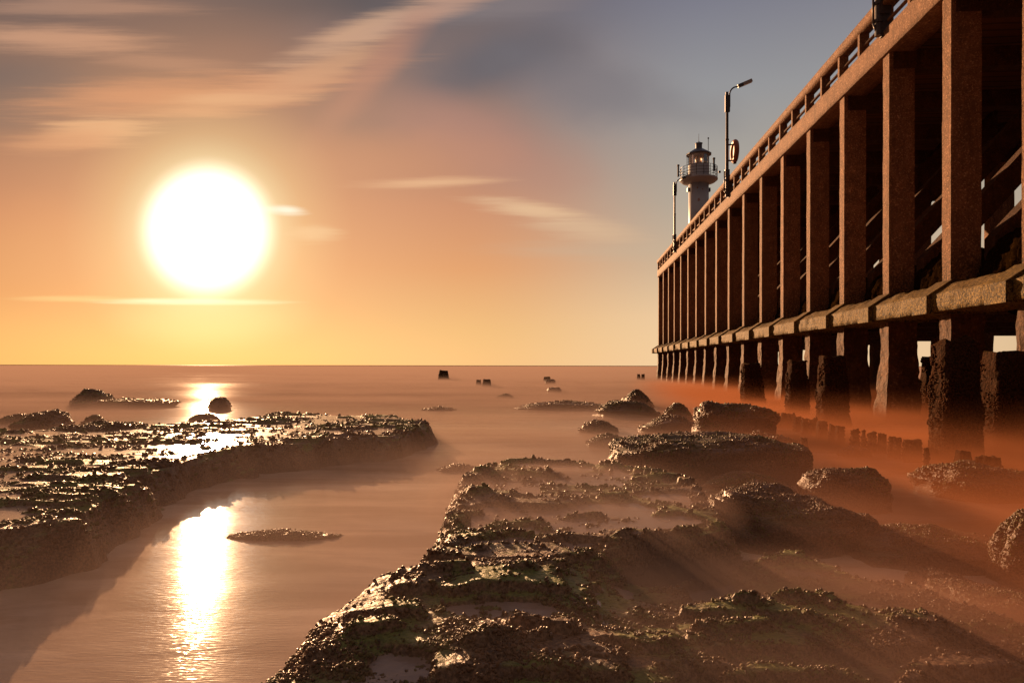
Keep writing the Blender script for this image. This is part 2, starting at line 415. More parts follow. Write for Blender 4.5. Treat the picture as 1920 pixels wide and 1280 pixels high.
finish(t, (.30, .21, .17, 1), .22, nb, spec=.5); M_pool = m

# ------------------------------------------------------------------ sea
sea_v = []; R = [0, 3, 8, 20, 60, 200, 1000, 5000, 30000]
v = []; f = []
n = 48
for r in R[1:]:
    for i in range(n):
        a = 2 * math.pi * i / n; v.append((r * math.cos(a), r * math.sin(a), 0))
v.append((0, 0, 0)); bm = bmesh.new(); V = [bm.verts.new(x) for x in v]
for k in range(len(R) - 2):
    for i in range(n):
        j = (i + 1) % n; bm.faces.new((V[k * n + i], V[(k + 1) * n + i], V[(k + 1) * n + j], V[k * n + j]))
for i in range(n): bm.faces.new((V[-1], V[i], V[(i + 1) % n]))
sea = link('sea', bm_mesh('sea', bm), M_sea); tag(sea, kind='structure')

# ------------------------------------------------------------------ pier (local frame: x = away from the open side, y = along, z = up from water)
PA = math.atan(105.0 / 1280.0)
X8 = 8.0 * math.cos(PA)            # perpendicular distance camera -> column faces
def bent_s(i, lat=X8):
    d = (1.4265 + .268 * i + .0008 * i * i) if i >= 0 else (1.4265 + .2505 * i)
    wy = 1280.0 * 8.0 * d * 1e-3
    return (wy + X8 * math.sin(PA)) / math.cos(PA)
def zz(r): return CAM_H + 8.0 * r
PS = 30.0
c, s_ = math.cos(-PA), math.sin(-PA)
pier = empty('pier', (X8 * math.cos(PA) + PS * math.sin(PA), -X8 * math.sin(PA) + PS * math.cos(PA), 0), -PA,
             label='long rust-brown concrete pier on tall columns running out to sea', cat='pier')
def L(x, s, z): return (x - X8, s - PS, z)     # pier coordinates -> child coordinates
def lead_world(x, s, z):
    return Vector((x * math.cos(PA) + s * math.sin(PA), -x * math.sin(PA) + s * math.cos(PA), z))
Z_LB, Z_LS, Z_LT = zz(.140), zz(.184), zz(.216)
Z_FB, Z_FT = zz(.978), zz(1.055)
Z_HB, Z_HT = zz(1.134), zz(1.166)
bents = list(range(-3, 17)); SB = {i: bent_s(i) for i in bents}
def rough_box(name, a, b, nx, amp, seed, sc=6.0, tag_=None):
    """box with subdivided, slightly eroded faces"""
    bm = bmesh.new(); add_box(bm, a, b)
    L_ = [abs(b[i] - a[i]) for i in range(3)]
    for ax in range(3):
        k = max(0, int(L_[ax] / nx))
        for q in range(1, k + 1):
            p = [0, 0, 0]; p[ax] = a[ax] + (b[ax] - a[ax]) * q / (k + 1); nn = [0, 0, 0]; nn[ax] = 1
            bmesh.ops.bisect_plane(bm, geom=list(bm.verts) + list(bm.edges) + list(bm.faces), plane_co=p, plane_no=nn)
    bm.normal_update()
    vs = list(bm.verts); P_ = np.array([tuple(x.co) for x in vs]); N_ = np.array([tuple(x.normal) for x in vs])
    d = (fbm(P_[:, 0] * sc + seed, P_[:, 1] * sc, P_[:, 2] * sc, seed, 3) - .5) * 2 * amp
    P_ = P_ + N_ * d[:, None]
    for x, p in zip(vs, P_): x.co = p
    return bm_mesh(name, bm)
# columns
WL = .033
col_w = .33
front_me = rough_box('column', (0, -col_w, Z_LT - .05), (.61, 0, Z_FB + .05), .22, .010, 3)
rear_me = rough_box('column', (0, -col_w, Z_LT - .05), (.85, 0, Z_FB + .05), .3, .010, 5)
pile_me = [rough_box('pile', (-.04, -col_w - .08, -.6), (.64, .05, Z_LB + .05), .11, .05, 7 + q, 5.0) for q in range(3)]
for me in pile_me:      # growth gets thicker toward the water
    for vtx in me.vertices:
        k = max(0.0, 1.5 - vtx.co.z) * .13
        nz = float(fbm(np.array([vtx.co.x * 4.]), np.array([vtx.co.y * 4.]), np.array([vtx.co.z * 4.]), 9, 3)[0])
        vtx.co.x += (1 if vtx.co.x > .3 else -1) * k * nz; vtx.co.y += (1 if vtx.co.y > -.2 else -1) * k * nz
rp_me = rough_box('pile', (0, -col_w - .08, -.6), (.52, .06, Z_LB + .05), .2, .05, 21, 5.0)
# raking brace profile
slope = math.atan(1.10)
def brace_mesh():
    bm = bmesh.new(); th = .085 * 8
    x0, z0 = 8.6, zz(.245) + .6 * 1.12; x1 = 13.6
    add_pts = [(x0, z0 - th * 1.1), (x1, z0 + (x1 - x0) * 1.12 - th * 1.1), (x1, z0 + (x1 - x0) * 1.12), (x0, z0)]
    prism(bm, [(x - X8, z) for x, z in add_pts], -.36, 0)
    return bm_mesh('brace', bm, .03)
brace_me = brace_mesh()
def simple(name, prof, y0, y1, bev=.02):
    bm = bmesh.new(); prism(bm, prof, y0, y1); return bm_mesh(name, bm, bev)
block_prof = [(-.57, Z_LB - .03), (-.57, Z_LS - .02), (-.06, Z_LT + .07), (.90, Z_LT + .07), (.90, Z_LB - .03)]
block_me = simple('beam_block', block_prof, -.50, .10, .03)
cross_me = simple('cross_beam', [(.9, Z_LB), (.9, Z_LT), (8.9, Z_LT), (8.9, Z_LB)], -.42, .06, .03)
head_me = simple('head_beam', [(.10, Z_FB - .42), (.10, Z_FB + .06), (8.6, Z_FB + .06), (8.6, Z_FB - .42)], -.34, -.0, .02)
for i in bents:
    s0 = SB[i]; loc = (0, s0 - PS, 0)
    link('column', front_me, M_conc, pier, loc)
    link('column', rear_me, M_conc, pier, (7.28, s0 - PS, 0))
    link('pile', pile_me[i % 3], M_pile, pier, loc)
    link('pile', rp_me, M_pile, pier, (6.86, s0 - PS, 0))
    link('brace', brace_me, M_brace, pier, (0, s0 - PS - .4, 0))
    link('beam_block', block_me, M_ledge, pier, loc)
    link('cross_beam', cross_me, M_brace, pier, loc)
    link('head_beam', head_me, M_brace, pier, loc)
# ledge bays: rough surface strips between the blocks
def ledge_bay(y0, y1, seed):
    prof = [(-.45, Z_LB), (-.45, Z_LB + .12), (-.45, Z_LS), (-.28, Z_LS + .11), (-.10, Z_LT - .04), (0.02, Z_LT), (.4, Z_LT), (.88, Z_LT), (.88, Z_LB), (.3, Z_LB)]
    ns = max(4, int((y1 - y0) / .09)); pts = []
    pr = []
    for a, b in zip(prof, prof[1:] + prof[:1]):
        k = max(1, int(math.hypot(b[0] - a[0], b[1] - a[1]) / .10))
        for q in range(k): pr.append((a[0] + (b[0] - a[0]) * q / k, a[1] + (b[1] - a[1]) * q / k))
    pr = np.array(pr); y = np.linspace(y0, y1, ns + 1)
    X = np.repeat(pr[None, :, 0], ns + 1, 0); Z = np.repeat(pr[None, :, 1], ns + 1, 0); Y = np.repeat(y[:, None], len(pr), 1)
    cx, cz = .2, (Z_LB + Z_LT) / 2
    d = (fbm(X * 5 + seed, Y * 5, Z * 5, 4, 4, .6) - .5) * .15
    dx, dz = X - cx, Z - cz; r = np.hypot(dx, dz); X = X + dx / r * d; Z = Z + dz / r * d
    v = np.stack([X, Y, Z], -1).reshape(-1, 3)
    return np_mesh('ledge_beam', v, grid_faces(ns + 1, len(pr), True))
for a, b in zip(bents, bents[1:]):
    me = ledge_bay(SB[a] + .02 - PS, SB[b] - .44 - PS, a * 3.1)
    link('ledge_beam', me, M_ledge, pier, (0, 0, 0), smooth=True)
    if a >= -2:      # fuzzy weed mounds lying inside on the beam
        ln = (SB[b] - SB[a]) * .5 - .03; mid_s = (SB[a] + SB[b]) / 2
        u = np.linspace(0, 2 * math.pi, 65)[:-1]; q = np.linspace(-1, 1, 61)
        U, Q = np.meshgrid(u, q); rr = (1 - np.abs(Q) ** 3.2) ** .5
        nr = .86 + .36 * fbm(np.cos(U) * 2 + 5 + a, Q * 4, np.sin(U) * 2 + 3, 2, 3, .6) + .26 * (fbm(np.cos(U) * 11 + 5 + a, Q * 22, np.sin(U) * 11 + 3, 5, 3, .75) - .3)
        X = 1.12 + np.cos(U) * .62 * rr * nr; Z = Z_LT + .16 + np.sin(U) * .72 * rr * nr; Y = mid_s - PS + Q * ln
        me = np_mesh('weed_mound', np.stack([X, Y, Z], -1).reshape(-1, 3), grid_faces(61, 64, True))
        link('weed_mound', me, M_weed, pier, (0, 0, 0))
s_near, s_far = SB[-3] - 1.0, SB[16] + .12
def long_rough(name, prof, y0, y1, step, amp, seed, M, sm=False):
    pr = []
    for a, b in zip(prof, prof[1:] + prof[:1]):
        k = max(1, int(math.hypot(b[0] - a[0], b[1] - a[1]) / .2))
        for q in range(k): pr.append((a[0] + (b[0] - a[0]) * q / k, a[1] + (b[1] - a[1]) * q / k))
    pr = np.array(pr); ns = int((y1 - y0) / step); y = np.linspace(y0, y1, ns + 1)
    X = np.repeat(pr[None, :, 0], ns + 1, 0); Z = np.repeat(pr[None, :, 1], ns + 1, 0); Y = np.repeat(y[:, None], len(pr), 1)
    d = (fbm(X * 4 + seed, Y * 4, Z * 4, seed, 3) - .5) * amp
    X = X + d; Z = Z + (fbm(X * 3, Y * 3.3 + 7, Z * 3, seed + 1, 3) - .5) * amp
    v = np.stack([X, Y, Z], -1).reshape(-1, 3); nn = len(pr)
    me = np_mesh(name, v, grid_faces(ns + 1, nn, True))
    bm = bmesh.new(); bm.from_mesh(me); bm.verts.ensure_lookup_table()
    bm.faces.new([bm.verts[i] for i in range(nn)][::-1]); bm.faces.new([bm.verts[ns * nn + i] for i in range(nn)])
    bmesh.ops.recalc_face_normals(bm, faces=bm.faces); bm.to_mesh(me); bm.free()
    return link(name, me, M, pier, (0, 0, 0), smooth=sm)
y0, y1 = s_near - PS, s_far - PS
long_rough('fascia_beam', [(-.06, Z_FB), (-.06, Z_FT), (.62, Z_FT), (.62, Z_FB)], y0, y1, .25, .022, 5, M_rail)
long_rough('fascia_beam', [(8.3, Z_FB), (8.3, Z_FT), (8.75, Z_FT), (8.75, Z_FB)], y0, y1, .6, .02, 6, M_rail)
long_rough('deck', [(.622, Z_FB + .30), (.622, Z_FT - .06), (8.298, Z_FT - .06), (8.298, Z_FB + .30)], y0, y1, .5, .015, 8, M_deck)
long_rough('handrail', [(-.10, Z_HB), (-.10, Z_HT), (.22, Z_HT), (.22, Z_HB)], y0, y1, .3, .014, 9, M_rail)
long_rough('handrail', [(8.45, Z_HB), (8.45, Z_HT), (8.75, Z_HT), (8.75, Z_HB)], y0, y1, .6, .014, 10, M_rail)
post_me = rough_box('rail_post', (-.06, -.12, Z_FT - .03), (.20, 0, Z_HB + .03), .2, .006, 31)
for i in bents:
    ss = [SB[i]] + ([(SB[i] + SB[i + 1]) / 2] if i < 16 else [])
    for q in ss:
        link('rail_post', post_me, M_rail, pier, (0, q - PS, 0))
        link('rail_post', post_me, M_rail, pier, (8.5, q - PS, 0))
for xx in (.07, 8.58):
    bm = bmesh.new(); add_cyl(bm, (xx, y0, (Z_FT + Z_HB) / 2 - .04), (xx, y1, (Z_FT + Z_HB) / 2 - .04), .045, n=10)
    link('rail_pipe', bm_mesh('rail_pipe', bm), M_rail, pier, (0, 0, 0), smooth=True)

# ------------------------------------------------------------------ street lamps on the pier
def s_of_wy(wy, x=X8): return (wy + x * math.sin(PA)) / math.cos(PA)
def lamp(t_px, label, first=None):
    xl = X8 - .16
    wy = 8.0 * 1280 / t_px * (xl / X8)
    p = lead_world(xl, s_of_wy(wy, xl), Z_FT - .12)
    root = empty('street_lamp', p, -PA, label=label, cat='street lamp', group='lamps along the pier railing')
    H = 14.78 - Z_FT + .12
    bm = bmesh.new(); add_cyl(bm, (0, 0, 0.02), (0, 0, H * .55), .085, .08, 12); add_cyl(bm, (0, 0, H * .55), (0, 0, H - .15), .072, .066, 12)
    add_cyl(bm, (0, 0, H * .55 - .03), (0, 0, H * .55 + .03), .095, n=12)
    link('pole', bm_mesh('pole', bm), M_steel, root, smooth=False)
    bm = bmesh.new(); add_box(bm, (-.10, -.07, H - .95), (.13, .07, H - .12)); add_box(bm, (-.08, -.05, H - .15), (.05, .05, H + .03))
    link('pole_cap', bm_mesh('pole_cap', bm, .02), M_steel, root)
    bm = bmesh.new(); pts = []
    for k in range(9):
        a = math.pi / 2 * k / 8; pts.append((.12 + .34 * (1 - math.cos(a)), 0, H - .1 + .38 * math.sin(a)))
    pts.append((.60, 0, H + .34)); add_cyl(bm, (.12, 0, H - .7), (.12, 0, H - .1), .04); add_tube(bm, pts, .036)
    link('arm', bm_mesh('arm', bm), M_steel, root, smooth=True)
    hd = bmesh.new(); q = Matrix.Translation((.52, 0, H + .29)) @ Matrix.Rotation(math.radians(-22), 4, 'Y')
    add_box(hd, (0, -.08, -.07), (.26, .08, .08), q)
    h = link('lamp_housing', bm_mesh('lamp_housing', hd, .03, 2), M_steel, root)
    gd = bmesh.new(); add_box(gd, (.26, -.10, -.065), (.72, .10, .075), q)
    link('lamp_glass', bm_mesh('lamp_glass', gd, .045, 3), M_steel_l, root, smooth=False)
    bm = bmesh.new(); add_box(bm, (-.02, -.10, .55), (.26, .10, 1.05)); add_box(bm, (.05, -.05, -.02), (.30, .05, .55)); add_box(bm, (-.11, -.11, 1.0), (.11, .11, 1.35))
    link('bracket', bm_mesh('bracket', bm, .02), M_steel, root)
    bm = bmesh.new()
    for k in (.35, .8, 1.2): add_cyl(bm, (0, 0, k), (0, 0, k + .08), .115)
    link('clamp', bm_mesh('clamp', bm), M_steel, root)
    bm = bmesh.new(); add_tube(bm, [(-.13, 0, 1.3), (-.13, 0, .35), (-.05, 0, .12), (.12, 0, .03)], .028); link('cable_conduit', bm_mesh('cable_conduit', bm), M_steel, root, smooth=True)
    return root, p
lamp(581, 'lamp post nearest the camera, cut off by the top of the picture')
l2, p2 = lamp(297.5, 'tall lamp post on the pier with a red lifebuoy beside it')
lamp(199.5, 'small distant lamp post standing in front of the lighthouse gallery')
# lifebuoy
rb = empty('lifebuoy', p2 + Vector((.36, -.05, 2.25)), -PA, label='reddish brown lifebuoy hanging on the middle lamp post', cat='lifebuoy')
R0, r0 = .42, .125; nu, nv = 40, 12; v = []
for i in range(nu):
    a = 2 * math.pi * i / nu
    for j in range(nv):
        b = 2 * math.pi * j / nv; rr = R0 + r0 * math.cos(b); v.append((r0 * 1.0 * math.sin(b), rr * math.cos(a), rr * math.sin(a) * 1.06))
f = []
for i in range(nu):
    for j in range(nv): f.append((i * nv + j, ((i + 1) % nu) * nv + j, ((i + 1) % nu) * nv + (j + 1) % nv, i * nv + (j + 1) % nv))
link('ring', np_mesh('ring', v, f), M_buoy, rb, smooth=True)
bm = bmesh.new(); add_cyl(bm, (-.03, 0, 0), (.03, 0, 0), .34, n=24); link('back_board', bm_mesh('back_board', bm), M_buoy, rb)
bm = bmesh.new(); add_cyl(bm, (0, 0, -.60), (0, 0, -.52), .09); add_box(bm, (-.30, -.03, -.48), (0, .03, -.42)); add_box(bm, (-.30, -.03, .30), (0, .03, .36))
link('bracket', bm_mesh('bracket', bm), M_steel, rb)

# ------------------------------------------------------------------ lighthouse on the pier head
LY = 56.5; LX = (1309.5 - 960) / F * LY
def lz(py): return CAM_H + (686 - py) / F * LY
pxm = LY / F
lh = empty('lighthouse', (LX, LY, Z_FT - .06), 0, label='pale grey round lighthouse with glazed lantern behind the pier railing', cat='lighthouse')
def LZ(py): return lz(py) - (Z_FT - .06)
bm = bmesh.new(); add_lathe(bm, [(.95, 0), (.95, .25), (.84, .3), (18.6 * pxm, LZ(420)), (18.2 * pxm, LZ(341))], 48); link('tower', bm_mesh('tower', bm), M_lh, lh, smooth=False)
for p in lh.children[0].data.polygons: p.use_smooth = abs(p.normal.z) < .9
bm = bmesh.new(); add_lathe(bm, [(19.0 * pxm, LZ(346)), (30 * pxm, LZ(342.5)), (34.5 * pxm, LZ(339)), (34.5 * pxm, LZ(336.5)), (20 * pxm, LZ(336.5))], 48); link('gallery', bm_mesh('gallery', bm), M_lh, lh)
bm = bmesh.new(); add_lathe(bm, [(19.2 * pxm, LZ(337)), (19.2 * pxm, LZ(311)), (18.4 * pxm, LZ(310.5))], 40); wr = link('watch_room', bm_mesh('watch_room', bm), M_lh, lh)
# lantern: twelve panes and mullions
N = 12; rl = 18.2 * pxm
bm = bmesh.new()
for i in range(N):
    a = 2 * math.pi * (i + .5) / N; p = (rl * math.cos(a), rl * math.sin(a))
    add_cyl(bm, (p[0], p[1], LZ(311)), (p[0], p[1], LZ(291)), .028, n=6)
add_lathe(bm, [(rl + .02, LZ(293)), (rl + .03, LZ(290)), (rl - .05, LZ(290))], 36)
link('lantern_frame', bm_mesh('lantern_frame', bm), M_lh, lh)
for i in range(N):
    a0 = 2 * math.pi * (i + .5) / N; a1 = 2 * math.pi * (i + 1.5) / N; r_ = rl - .02; bm = bmesh.new()
    q = [(r_ * math.cos(a), r_ * math.sin(a), z) for a, z in ((a0, LZ(310.8)), (a1, LZ(310.8)), (a1, LZ(292.6)), (a0, LZ(292.6)))]
    bm.faces.new([bm.verts.new(x) for x in q]); link('window', bm_mesh('window', bm), M_glass, lh)
bm = bmesh.new(); add_lathe(bm, [(.10, LZ(312)), (.12, LZ(308)), (.22, LZ(306)), (.27, LZ(302)), (.27, LZ(299)), (.22, LZ(295.5)), (.10, LZ(293.5))], 24); link('lens', bm_mesh('lens', bm), M_lens, lh, smooth=True)
bm = bmesh.new(); add_lathe(bm, [(rl + .10, LZ(291)), (23.5 * pxm, LZ(291.5)), (23.5 * pxm, LZ(290)), (20 * pxm, LZ(287.5)), (7 * pxm, LZ(279.5)), (6 * pxm, LZ(279))], 12); rf = link('roof', bm_mesh('roof', bm), M_roof, lh)
bm = bmesh.new(); add_lathe(bm, [(6 * pxm, LZ(280)), (6 * pxm, LZ(270.5)), (7 * pxm, LZ(270.3)), (7 * pxm, LZ(269.3)), (2 * pxm, LZ(268))], 20); link('roof_vent', bm_mesh('roof_vent', bm), M_roof, rf)
bm = bmesh.new(); add_cyl(bm, (0, 0, LZ(269)), (0, 0, LZ(251)), .022, .010); add_cyl(bm, (-.12, 0, LZ(266)), (.12, 0, LZ(266)), .015); link('lightning_rod', bm_mesh('lightning_rod', bm), M_steel, rf)
bm = bmesh.new(); add_cyl(bm, (16.5 * pxm, -.2, LZ(289)), (16.5 * pxm, -.2, LZ(261)), .025, n=8); add_cyl(bm, (16.5 * pxm, -.2, LZ(262.5)), (16.5 * pxm, -.2, LZ(260)), .06, n=8); link('antenna', bm_mesh('antenna', bm), M_steel, rf)
bm = bmesh.new(); rg_ = 33.5 * pxm
for i in range(16):
    a = 2 * math.pi * i / 16; add_cyl(bm, (rg_ * math.cos(a), rg_ * math.sin(a), LZ(337)), (rg_ * math.cos(a), rg_ * math.sin(a), LZ(315.5)), .022, n=6)
for zz_ in (315.8, 321, 326.5, 332):
    pts = [(rg_ * math.cos(2 * math.pi * i / 40), rg_ * math.sin(2 * math.pi * i / 40), LZ(zz_)) for i in range(41)]
    add_tube(bm, pts, .017, 5)
link('gallery_rail', bm_mesh('gallery_rail', bm), M_steel, lh)
bm = bmesh.new()
for dx_ in (-23.5, -20.5): add_cyl(bm, (dx_ * pxm, -.25, LZ(336)), (dx_ * pxm, -.25, LZ(290)), .018, n=6)
for k in range(15): add_cyl(bm, (-23.5 * pxm, -.25, LZ(335 - 3 * k)), (-20.5 * pxm, -.25, LZ(335 - 3 * k)), .012, n=5)
link('ladder', bm_mesh('ladder', bm), M_steel, lh)
for x_, y_, t_, b_, r_ in ((-38.5, 0, 313, 332, .075), (22.5, -.9, 306, 327, .08)):
    bm = bmesh.new(); add_cyl(bm, (x_ * pxm, y_, LZ(b_)), (x_ * pxm, y_, LZ(t_)), r_, n=10); add_lathe(bm, [(.03, 0), (.11, .04), (.11, .14), (.03, .18)], 12, (x_ * pxm, y_, LZ(t_)))
    sx = x_ + (5 if x_ < 0 else 6); add_cyl(bm, (x_ * pxm, y_, LZ(b_ - 9)), (sx * pxm, y_ * .9, LZ(b_ - 9)), .03); add_cyl(bm, (x_ * pxm, y_, LZ(b_ - 3)), (sx * pxm, y_ * .9, LZ(b_ - 3)), .03)
    link('floodlight', bm_mesh('floodlight', bm), M_steel, lh)
bm = bmesh.new(); add_cyl(bm, (34 * pxm, 0, LZ(324)), (38 * pxm, 0, LZ(323)), .02); add_box(bm, (37 * pxm, -.06, LZ(324.5)), (41 * pxm, .06, LZ(321))); link('camera_arm', bm_mesh('camera_arm', bm), M_steel, lh)
for sx in (-1, 1):
    bm = bmesh.new(); add_box(bm, (sx * 18 * pxm, -.12, LZ(360)), (sx * 21.5 * pxm, .12, LZ(353))); link('wall_light', bm_mesh('wall_light', bm, .02), M_steel, lh)

# ------------------------------------------------------------------ shell scatter shared by all rocks
_t = (1 + 5 ** .5) / 2
ICO_V = np.array([(-1, _t, 0), (1, _t, 0), (-1, -_t, 0), (1, -_t, 0), (0, -1, _t), (0, 1, _t), (0, -1, -_t), (0, 1, -_t), (_t, 0, -1), (_t, 0, 1), (-_t, 0, -1), (-_t, 0, 1)]) / math.sqrt(1 + _t * _t)
ICO_F = np.array([(0, 11, 5), (0, 5, 1), (0, 1, 7), (0, 7, 10), (0, 10, 11), (1, 5, 9), (5, 11, 4), (11, 10, 2), (10, 7, 6), (7, 1, 8), (3, 9, 4), (3, 4, 2), (3, 2, 6), (3, 6, 8), (3, 8, 9), (4, 9, 5), (2, 4, 11), (6, 2, 10), (8, 6, 7), (9, 8, 1)])
def shells(name, pts, size, parent, M, stretch=1.5, flat=.75, loc=None):
    n = len(pts)
    if n == 0: return None
    a = rng.normal(size=(n, 3)); a /= np.linalg.norm(a, axis=1)[:, None]
    b = rng.normal(size=(n, 3)); b -= a * (a * b).sum(1)[:, None]; b /= np.linalg.norm(b, axis=1)[:, None]; c_ = np.cross(a, b)
    j = rng.uniform(.8, 1.2, size=(n, 12, 1))
    u = ICO_V[None] * j
    v = (u[..., 0:1] * a[:, None] * stretch + u[..., 1:2] * b[:, None] + u[..., 2:3] * c_[:, None] * flat) * size[:, None, None] + pts[:, None]
    f = (ICO_F[None] + (np.arange(n) * 12)[:, None, None]).reshape(-1, 3)
    me = np_mesh(name, v.reshape(-1, 3), f); return link(name, me, M, parent, loc, smooth=True)

# ------------------------------------------------------------------ rock platforms as height fields
def platform(name, hf, u0, u1, nu, y0, y1, ny, M, label, nsh, shell_dens, size_k, keep_z=-.12):
    u = np.linspace(u0, u1, nu); y = np.geomspace(y0, y1, ny)
    U, Y = np.meshgrid(u, y); X = U * Y
    Z = hf(X, Y)
    # break the grid up so it does not read as rows
    v = np.stack([X, Y, Z], -1).reshape(-1, 3); f = grid_faces(ny, nu)
    zmax = Z.reshape(-1)[f].max(1); f = f[zmax > keep_z]
    used = np.unique(f); re = np.full(len(v), -1); re[used] = np.arange(len(used)); v = v[used]; f = re[f]
    cx, cy = float(v[:, 0].mean()), float(v[:, 1].mean())
    v = v - np.array([cx, cy, 0])
    o = link(name, np_mesh(name, v, f), M, None, (cx, cy, 0), smooth=True)
    tag(o, label, 'rock platform')
    # mussels: uniform in area out to a distance, thinning and clumping farther off
    uu = rng.uniform(u0, u1, nsh); tt = rng.uniform(0, 1, nsh)
    yy = 1.0 / (1 / y0 + tt * (1 / y1 - 1 / y0))            # more of them near by
    xx = uu * yy
    e_ = .01; z0 = hf(xx, yy); gx = (hf(xx + e_, yy) - z0) / e_; gy = (hf(xx, yy + e_) - z0) / e_
    dens = shell_dens(xx, yy, z0, gx, gy)
    k = (rng.uniform(size=nsh) < dens) & (z0 > -.02)
    xx, yy, z0 = xx[k], yy[k], z0[k]
    sz = rng.uniform(.7, 1.1, len(xx)) ** 1 * rng.choice([.6, 1.0, 1.5], len(xx), p=[.4, .45, .15]) * np.clip(size_k * yy, .005, .022)
    sh = shells('mussels', np.stack([xx - cx, yy - cy, z0 + sz * .25], -1), sz, o, M_mus)
    sh['kind'] = 'stuff'
    print(name, len(v), 'shells', len(xx))
    return o
zA, zB, zC = .40, .30, .42
def PP(lst, z): return [P(a, b, z)[:2] for a, b in lst]
polyA = PP([(888, 868), (985, 860), (1095, 866), (1190, 874), (1290, 896), (1350, 930), (1392, 985), (1330, 1000), (1230, 1010), (1130, 1050), (1085, 1085), (1000, 1110), (860, 1130), (700, 1130), (690, 1092), (755, 1055), (810, 1005), (822, 955), (845, 915)], zA)
polyB = PP([(720, 1075), (1090, 1062), (1200, 1078), (1300, 1060), (1420, 1026), (1540, 1024), (1620, 1060), (1760, 1080), (1900, 1130), (2150, 1200), (2600, 1900), (-200, 1900), (330, 1420), (448, 1295), (532, 1215), (618, 1150), (672, 1100)], zB)
polyC = PP([(1230, 1085), (1330, 1060), (1440, 1050), (1560, 1056), (1680, 1076), (1790, 1100), (1862, 1140), (1880, 1165), (1800, 1160), (1700, 1150), (1600, 1145), (1500, 1150), (1440, 1165), (1330, 1180), (1230, 1150)], zC)
RR = [   # crest pixels, crest height, near half-width, far half-width, added height
 ([(855, 905), (890, 890), (960, 880), (1020, 886), (1065, 897)], .47, .07, .22, .09),
 ([(880, 872), (940, 866), (1000, 864), (1090, 872)], .45, .06, .12, .08),
 ([(1105, 880), (1150, 870), (1210, 884), (1270, 902)], .47, .06, .12, .10),
 ([(822, 948), (858, 926), (905, 925), (950, 938), (1020, 941), (1110, 931), (1190, 930), (1260, 946)], .48, .09, .25, .13),
 ([(1098, 899), (1135, 893), (1182, 902)], .46, .05, .10, .08),
 ([(1160, 897), (1205, 889), (1270, 896), (1320, 912), (1350, 930)], .48, .06, .14, .10),
 ([(1050, 972), (1110, 963), (1190, 972)], .46, .05, .10, .09),
 ([(1215, 968), (1280, 958), (1350, 975)], .46, .05, .14, .09),
 ([(880, 1000), (950, 984), (1010, 980), (1045, 996)], .46, .06, .14, .09),
 ([(835, 1018), (900, 1006), (980, 1003), (1040, 1012)], .45, .06, .10, .08),
 ([(865, 1040), (930, 1026), (1010, 1024), (1045, 1034)], .45, .05, .10, .08),
 ([(1085, 1060), (1120, 1030), (1200, 1000), (1270, 990), (1340, 1000)], .50, .12, .18, .045),
 ([(860, 1068), (950, 1055), (1060, 1057), (1130, 1070)], .45, .06, .12, .08),
 ([(740, 1100), (800, 1085), (870, 1076), (910, 1092)], .45, .08, .12, .11),
 ([(800, 1128), (880, 1108), (970, 1100), (1040, 1114), (1078, 1140)], .42, .11, .16, .13),
 ([(640, 1190), (700, 1176), (770, 1168), (830, 1192)], .38, .08, .12, .10),
 ([(560, 1255), (640, 1225), (720, 1212), (800, 1200)], .36, .07, .10, .09),
 ([(800, 1290), (870, 1250), (960, 1232), (1070, 1224), (1180, 1245)], .38, .08, .10, .08),
 ([(1190, 1240), (1260, 1226), (1350, 1240), (1390, 1262)], .38, .10, .10, .09),
 ([(1370, 1270), (1440, 1246), (1540, 1238), (1640, 1275)], .38, .08, .10, .09),
 ([(1680, 1278), (1770, 1244), (1870, 1246), (1960, 1262)], .36, .08, .12, .09),
 ([(1200, 1092), (1320, 1070), (1430, 1060), (1520, 1064), (1590, 1090)], .50, .06, .14, .07),
 ([(1290, 1112), (1390, 1094), (1470, 1104), (1590, 1118)], .48, .06, .10, .08),
 ([(1450, 1146), (1520, 1130), (1620, 1148), (1740, 1130), (1800, 1124), (1865, 1165)], .48, .09, .14, .09),
 ([(1640, 1085), (1720, 1090), (1780, 1112)], .50, .06, .10, .07),
 ([(1400, 1042), (1480, 1030), (1560, 1036)], .40, .08, .12, .12),
]
RW = [([P(a, b, z - .05)[:2] for a, b in pts], wn * .6, wf * .9, h * .46) for pts, z, wn, wf, h in RR]
